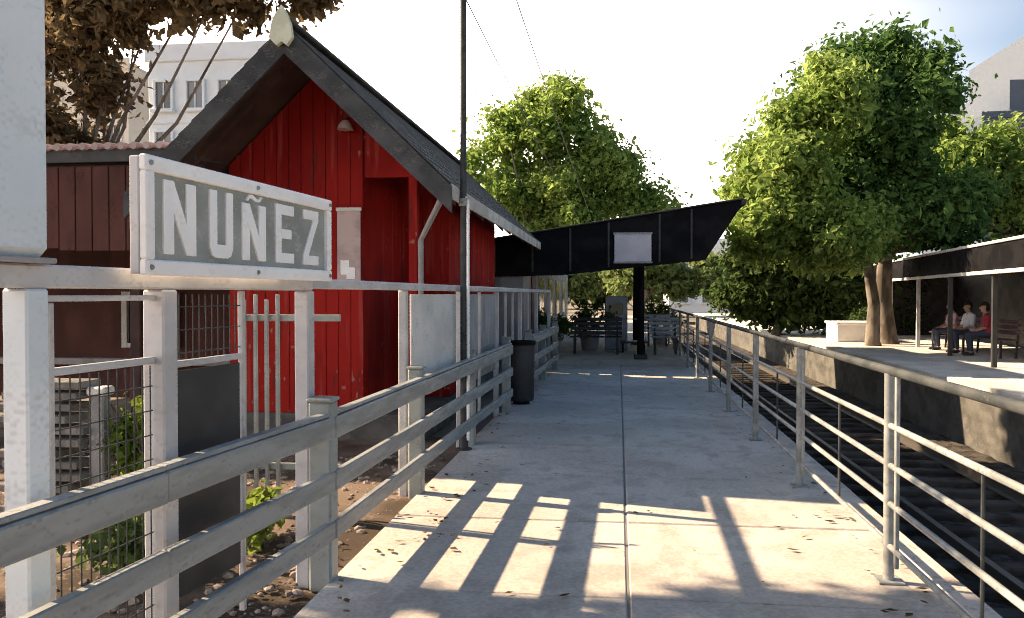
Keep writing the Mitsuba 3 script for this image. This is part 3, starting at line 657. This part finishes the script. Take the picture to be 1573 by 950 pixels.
for x in (0.12, 0.66):
    for yv in (22.06, 22.42):
        m = trimesh.creation.cylinder(0.11, 0.05, sections=18); m.apply_transform(trimesh.transformations.rotation_matrix(math.pi / 2, [0, 1, 0])); m.apply_translation([x, yv, 0.21])
        part(fb, 'wheel', m, 'black_paint', 40)
wr = thing('waiting_room', 'dim olive waiting room under the canopy at the end of the fence', 'building')
part(wr, 'wall', box(-4.2, -2.0, 18.06, 34.0, 0.10, 2.35, 0.01), 'dull_panel')
for k in range(4):
    w = part(wr, 'window', box(-2.0, -1.985, 21.5 + k * 3, 22.9 + k * 3, 0.95, 2.0, 0.004), 'window_dark')
    part(w, 'frame', box(-2.0, -1.97, 21.42 + k * 3, 21.5 + k * 3, 0.9, 2.05, 0.004), 'pale_wood')
part(wr, 'door', box(-2.0, -1.97, 19.6, 20.5, 0.10, 2.1, 0.006), 'maroon')

# ------------------------------------------------------------------ opposite platform shelter
TURN = trimesh.transformations.rotation_matrix(math.radians(-6.5), [0, 0, 1], [7.5, 16.7, 0])
_part = part
def part(parent, name, mesh, *a, **k):
    if parent.startswith('platform_shelter'):
        mesh = mesh.copy(); mesh.apply_transform(TURN)
    return _part(parent, name, mesh, *a, **k)
sh = thing('platform_shelter', 'long dark roofed shelter on the opposite platform at right', 'shelter')
part(sh, 'roof', prism([(7.5, 2.66), (10.9, 3.05), (10.9, 2.93), (7.5, 2.54)], 'y', 11.0, 34.2), 'black_paint')
part(sh, 'roof_edge', box(7.42, 7.5, 10.95, 34.25, 2.64, 2.70, 0.008), 'grey_panel')
part(sh, 'fascia', box(7.46, 7.50, 11.0, 34.2, 2.10, 2.638, 0.006), 'black_paint')
part(sh, 'trim', box(7.43, 7.50, 11.0, 34.2, 2.02, 2.098, 0.006), 'grey_panel')
part(sh, 'back_wall', box(10.5, 10.62, 11.0, 34.2, 0.06, 2.95, 0.006), 'charcoal')
part(sh, 'end_wall', box(7.9, 10.5, 34.0, 34.1, 0.06, 2.5, 0.006), 'charcoal')
for yv in (12.0, 15.5, 19.0, 22.5, 26.0, 30.0, 33.8):
    part(sh, 'post', box(7.52, 7.62, yv - .05, yv + .05, 0.06, 2.5, 0.008), 'white_frame' if yv > 25 else 'charcoal')
for k, yv in enumerate((12.6, 14.4, 16.2, 18.0, 19.8)):
    part(sh, 'wall_panel', box(10.44, 10.5, yv, yv + 1.5, 0.35, 1.25, 0.006), 'poster_red', False, 'dark red panel low on the shelter back wall')
for yv, z, h in ((17.2, 0.75, 0.55), (18.3, 0.6, 0.7), (15.2, 0.8, 0.35)):
    part(sh, 'poster', box(10.425, 10.438, yv, yv + 0.42, z, z + h, 0.002), 'poster_pink')
import manifold3d as m3
def ball(c, r): return m3.Manifold.sphere(r, 12).translate([float(v) for v in c])
def limb(a, b, ra, rb): return m3.Manifold.batch_hull([ball(a, ra), ball(b, rb)])
def figure(ms, tr, edge=0.03, it=6):
    m = m3.Manifold.batch_boolean(ms, m3.OpType.Add).refine_to_length(edge).to_mesh()
    t = trimesh.Trimesh(m.vert_properties[:, :3], m.tri_verts, process=True)
    trimesh.smoothing.filter_taubin(t, iterations=it); t.apply_transform(tr)
    return t
def seated(label, x, yv, rz, top, legs, hair, seat=0.46, lean=0.0):
    t = thing('person', label, 'person')
    tr = trimesh.transformations.translation_matrix([x, yv, 0.06]) @ trimesh.transformations.rotation_matrix(rz, [0, 0, 1])
    h = seat + 0.09
    J = {'neck': (0.02 + lean, 0, h + 0.50), 'head': (0.05 + lean, 0, h + 0.66), 'chest': (0 + lean, 0, h + 0.34), 'belly': (0.02, 0, h + 0.14)}
    body, shirt, trou, shoes = [], [], [], []
    body += [limb(J['chest'], J['neck'], 0.06, 0.052), limb(J['neck'], (J['head'][0], 0, J['head'][2] - .02), 0.05, 0.06), m3.Manifold.batch_hull([ball(J['head'], 0.088), ball((J['head'][0] - .015, 0, J['head'][2] + .04), 0.09), ball((J['head'][0] + .03, 0, J['head'][2] - .085), 0.045)]), limb((J['head'][0] + .085, 0, J['head'][2] + .01), (J['head'][0] + .102, 0, J['head'][2] - .03), 0.010, 0.016)]
    for s in (1, -1):
        sh_, el, wr_ = (0 + lean, s * 0.17, h + 0.42), (0.06 + lean, s * 0.23, h + 0.17), (0.27, s * 0.12, h + 0.08)
        hip, kn, an, toe = (0.02, s * 0.09, h), (0.43, s * 0.10, h - 0.02), (0.40, s * 0.10, 0.09), (0.55, s * 0.12, 0.03)
        body += [limb(sh_, el, 0.055, 0.042), limb(el, wr_, 0.042, 0.028), limb(hip, kn, 0.085, 0.06), limb(kn, an, 0.056, 0.038), limb((0.02, s * .1, h + .05), (lean, s * .12, h + .38), 0.09, 0.09), ball((J['head'][0] - .005, s * .09, J['head'][2] - .01), 0.022)]
        body += [limb(wr_, (0.33, s * .10, h + .075), 0.028, 0.03)]
        for f in range(4): body.append(limb((0.335, s * (.085 + .016 * f), h + .075), (0.40 - .008 * abs(f - 1.5), s * (.08 + .017 * f), h + .062), 0.010, 0.008))
        body.append(limb((0.32, s * .075, h + .08), (0.37, s * .055, h + .072), 0.011, 0.009))
        shirt += [limb(sh_, (el[0] - .01, el[1], el[2] + .03), 0.068, 0.056), m3.Manifold.batch_hull([ball((0.02, s * .08, h + .04), .11), ball((lean, s * .13, h + .38), .10), ball((lean, s * .04, h + .46), .07), ball((0.03, 0, h + .12), .12)])]
        trou += [limb(hip, kn, 0.10, 0.072), limb(kn, (an[0], an[1], an[2] + .05), 0.07, 0.054)]
        shoes += [limb((an[0] - .03, an[1], 0.045), toe, 0.045, 0.032)]
    part(t, 'body', figure(body, tr, 0.02, 4), 'skin', True)
    part(t, 'top', figure(shirt, tr), top, True)
    part(t, 'trousers', figure(trou, tr), legs, True)
    part(t, 'shoes', figure(shoes, tr), 'charcoal', True)
    part(t, 'hair', figure([m3.Manifold.batch_hull([ball((J['head'][0] - .03, 0, J['head'][2] + .045), 0.095), ball((J['head'][0] - .05, 0, J['head'][2] - .03), 0.075), ball((J['head'][0] + .01, 0, J['head'][2] + .07), 0.078)])], tr, 0.02), hair, True)
    for s in (1, -1):
        m = trimesh.creation.icosphere(1, 0.011); m.apply_translation([J['head'][0] + .082, s * .032, J['head'][2] + .012]); m.apply_transform(tr)
        part(t, 'eye', m, 'charcoal', True)
    m = cbox(0.008, 0.045, 0.010, .002); m.apply_translation([J['head'][0] + .084, 0, J['head'][2] - .062]); m.apply_transform(tr)
    part(t, 'mouth', m, 'poster_red')
for nm, c in (('skin', (0.42, 0.27, 0.2)), ('shirt_pink', (0.62, 0.42, 0.46)), ('shirt_red', (0.3, 0.04, 0.06)), ('jeans', (0.05, 0.06, 0.1)), ('hair_dark', (0.02, 0.014, 0.01)), ('shirt_white', (0.62, 0.64, 0.7))):
    principled(nm, blotch(tuple(0.85 * v for v in c), c, 8), 0.7, 0.25)
def shelter_bench(label, x, ya, yb):
    t = thing('shelter_bench', label, 'bench')
    for k in range(4): part(t, 'seat_slat', box(x + k * .1, x + k * .1 + .085, ya, yb, 0.49, 0.52, .005), 'maroon')
    for k in range(3): part(t, 'back_slat', box(x + .43 + k * .015, x + .46 + k * .015, ya, yb, 0.62 + k * .13, 0.72 + k * .13, .005), 'maroon')
    for yv in (ya + .2, (ya + yb) / 2, yb - .2):
        part(t, 'leg', join([box(x + .03, x + .08, yv - .03, yv + .03, 0.06, 0.488, .005), bar((x + .40, yv, 0.06), (x + .485, yv, 1.0), 0.05, 0.04, .004)]), 'charcoal')
shelter_bench('long maroon bench inside the shelter on the opposite platform', 9.0, 21.4, 26.2)
seated('seated person in a pale pink top on the shelter bench', 9.18, 24.9, math.pi, 'shirt_pink', 'jeans', 'hair_dark')
seated('seated person in a dark red top on the shelter bench, to the right', 9.18, 22.6, math.pi * 0.94, 'shirt_red', 'jeans', 'hair_dark', lean=0.04)
seated('seated person in a white top on the shelter bench, in the middle of three', 9.18, 23.7, math.pi * 1.05, 'shirt_white', 'jeans', 'hair_dark', lean=0.02)
pk = thing('sunlit_patch_block', 'white block added for a sunlit patch of the opposite platform near the big tree', 'block')
part(pk, 'body', box(7.0, 8.4, 28.5, 30.0, 0.06, 0.62, 0.02), 'sign_white')  # white body added in place of a sunlit stretch of platform
part(pk, 'coping', box(6.96, 8.44, 28.46, 30.04, 0.62, 0.70, 0.015), 'sign_white')

# ------------------------------------------------------------------ trees and far things
tree('plane_tree', 'bright green rounded tree rising behind the station roof', (-4.2, 38.0, -0.1), 4.0,
     [((-3.4, 38.0, 8.6), (2.4, 2.2, 2.6)), ((-0.6, 38.4, 6.4), (2.2, 2.2, 2.1)), ((-5.0, 38, 6.6), (1.8, 2.0, 2.2)), ((-2.4, 37.6, 5.4), (3.0, 2.0, 1.8)), ((1.4, 38.2, 5.2), (1.2, 1.4, 1.1))], (52, 34, 26, 34, 16), 62000, 0.11, 'leaf_bright', 51, 0.26, rmin=0.35, rmax=0.95)
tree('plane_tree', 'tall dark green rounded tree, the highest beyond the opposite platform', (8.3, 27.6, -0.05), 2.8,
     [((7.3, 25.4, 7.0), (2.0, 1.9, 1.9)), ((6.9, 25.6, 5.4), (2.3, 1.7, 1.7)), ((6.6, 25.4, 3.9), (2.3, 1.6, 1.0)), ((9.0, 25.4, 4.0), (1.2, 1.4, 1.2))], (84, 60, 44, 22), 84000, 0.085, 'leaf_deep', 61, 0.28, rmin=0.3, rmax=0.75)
tree('plane_tree', 'bright yellow green tree leaning over the track, left of the tall dark tree', (7.6, 26.6, -0.05), 2.6,
     [((3.9, 23.2, 4.3), (1.3, 1.4, 1.4)), ((5.0, 23.2, 3.3), (2.1, 1.4, 0.9)), ((4.9, 23.4, 5.5), (1.0, 1.2, 1.2)), ((5.4, 23.2, 6.7), (0.8, 1.0, 0.9))], (44, 44, 22, 12), 56000, 0.08, 'leaf_bright', 65, 0.2, rmin=0.25, rmax=0.65)
tree('plane_tree', 'yellow green sunlit tree at the right edge above the shelter roof', (13.1, 30.0, -0.1), 3.4,
     [((10.9, 29.6, 5.5), (1.7, 1.8, 1.5)), ((12.9, 29.8, 5.2), (1.7, 1.9, 1.7)), ((9.7, 29.4, 4.3), (1.4, 1.4, 0.9))], (34, 34, 20), 46000, 0.1, 'leaf_bright', 71, 0.22, rmin=0.35, rmax=0.8)
tree('brown_tree', 'dark brown leaved tree behind the station wing, its thin branches reaching along the top edge', (-11.6, 17.0, -0.1), 3.0,
     [((-11.5, 17.0, 6.4), (1.4, 1.5, 2.0)), ((-10.8, 17.2, 8.2), (1.3, 1.3, 0.9)), ((-12.4, 16.8, 4.6), (1.3, 1.3, 1.2)), ((-8.0, 17.2, 8.0), (2.1, 1.0, 0.45)), ((-11.0, 14.5, 10.0), (1.7, 2.6, 1.2))], (34, 18, 20, 26, 44), 25000, 0.10, 'leaf_brown', 81, 0.16, rmin=0.3, rmax=0.65)  # the highest lobe, out of view, is added to shade the cutting
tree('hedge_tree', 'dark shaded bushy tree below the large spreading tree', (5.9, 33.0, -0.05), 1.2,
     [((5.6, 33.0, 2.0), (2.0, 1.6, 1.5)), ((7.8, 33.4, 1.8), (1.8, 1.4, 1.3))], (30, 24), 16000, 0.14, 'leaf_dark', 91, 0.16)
hd = thing('hedge', 'long clipped green hedge along the back of the opposite platform', 'hedge')
hr = np.random.default_rng(77)
HC = np.stack([11.0 + hr.normal(size=150) * .35, 33.6 + 30 * hr.random(150), 0.3 + 1.9 * hr.random(150)], 1)
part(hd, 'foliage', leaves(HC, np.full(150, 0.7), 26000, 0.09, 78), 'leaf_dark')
part(hd, 'stem', join([tube([(11.0 + hr.normal() * .1, yv, -0.1), (11.0 + hr.normal() * .1, yv + .1, 0.8), (11.0 + hr.normal() * .3, yv + hr.normal() * .2, 1.7)], [0.05, 0.04, 0.015], 6) for yv in np.arange(33.8, 63, 1.1)]), 'bark', True)
tree('pale_tree', 'sunlit green tree seen under the canopy', (1.9, 60.0, -0.1), 1.6,
     [((1.4, 60.0, 3.0), (2.6, 2.0, 1.8)), ((5.2, 61.0, 3.0), (2.4, 2.0, 1.9))], (36, 30), 16000, 0.2, 'leaf_pale', 101, 0.22)
for k, (x, yv, h, lab) in enumerate(((-9, 95, 6, 'far green tree left of the canopy column, at the end of the view'), (-2, 105, 5, 'far low tree behind the benches at the end of the view'), (24, 100, 6, 'far tree between the tall dark tree and the shelter'), (16, 88, 5, 'far tree behind the pale far house'))):
    tree('far_tree', lab, (x, yv, -0.1), h * 0.4, [((x, yv, h * 0.6), (5, 3, h * 0.42)), ((x + 4.5, yv, h * 0.5), (3.5, 3, h * 0.36))], (36, 24), 7000, 0.32, 'leaf_pale' if k < 2 else 'leaf_dark', 111 + k, 0.25, rmin=0.6, rmax=1.2)

def tower(name, label, x0, x1, y0, y1, z1, wall, win, rows, cols, face='y', steps=(), cat='building', balc=False):
    t = thing(name, label, cat)
    ms = [box(x0, x1, y0, y1, -0.1, z1, 0.03)]
    for (a, b, za, zb) in steps: ms.append(box(a, b, y0 + 0.5, y1 - 0.5, za + 0.002, zb, 0.03))
    part(t, 'wall', join(ms), wall)
    part(t, 'parapet', box(x0 - 0.15, x1 + 0.15, y0 - 0.15, y0 - 0.003, z1 - 0.5, z1 + 0.35, 0.03), wall)
    dz, dx = z1 / (rows + 0.5), (x1 - x0) / cols
    for i in range(rows):
        for j in range(cols):
            xc, zc = x0 + (j + 0.5) * dx, (i + 0.62) * dz
            hw, hh = dx * .24, dz * .27
            g = ('window_dark', 'window_grey', 'window_blind')[int(rng.choice(3, p=[.5, .3, .2]))]
            w = part(t, 'window', box(xc - hw, xc + hw, y0 - 0.03, y0 - 0.004, zc - hh, zc + hh, 0.004), g)
            fr = [box(xc - hw - .12, xc - hw, y0 - 0.14, y0 - 0.002, zc - hh, zc + hh, .01), box(xc + hw, xc + hw + .12, y0 - 0.14, y0 - 0.002, zc - hh, zc + hh, .01), box(xc - hw - .12, xc + hw + .12, y0 - 0.16, y0 - 0.002, zc + hh + .002, zc + hh + .12, .01), box(xc - .03, xc + .03, y0 - 0.08, y0 - 0.031, zc - hh + .01, zc + hh - .01, .005)]
            for f_ in fr: part(w, 'frame', f_, wall)
            part(w, 'sill', box(xc - hw - .2, xc + hw + .2, y0 - 0.3, y0 - 0.002, zc - hh - 0.16, zc - hh - 0.005, 0.01), wall)
    for i in range(1, rows):
        part(t, 'string_course', box(x0 - .06, x1 + .06, y0 - 0.1, y0 - 0.002, i * dz + dz * .06, i * dz + dz * .06 + .16, 0.02), wall)
    return t
tower('apartment_building', 'cream apartment block behind the brown tree at upper left', -50, -37.6, 62, 72, 19.5, 'tan_wall', 'window_dark', 6, 5)
tower('apartment_building', 'pale white building with dark windows behind the red gable at left', -23.2, -16.6, 40, 50, 13.6, 'pale_wall', 'window_dark', 5, 4)
tower('tower_block', 'stepped grey blue tower block at the right edge behind the trees', 47, 68, 118, 140, 25, 'tower_wall', 'window_dark', 8, 7, steps=((50.5, 68, 25, 29.5), (53.5, 68, 29.5, 36)))
tower('far_house', 'pale far house with small windows seen below the canopy edge', 4.5, 14.0, 78, 86, 6.2, 'pale_wall', 'window_dark', 2, 4)
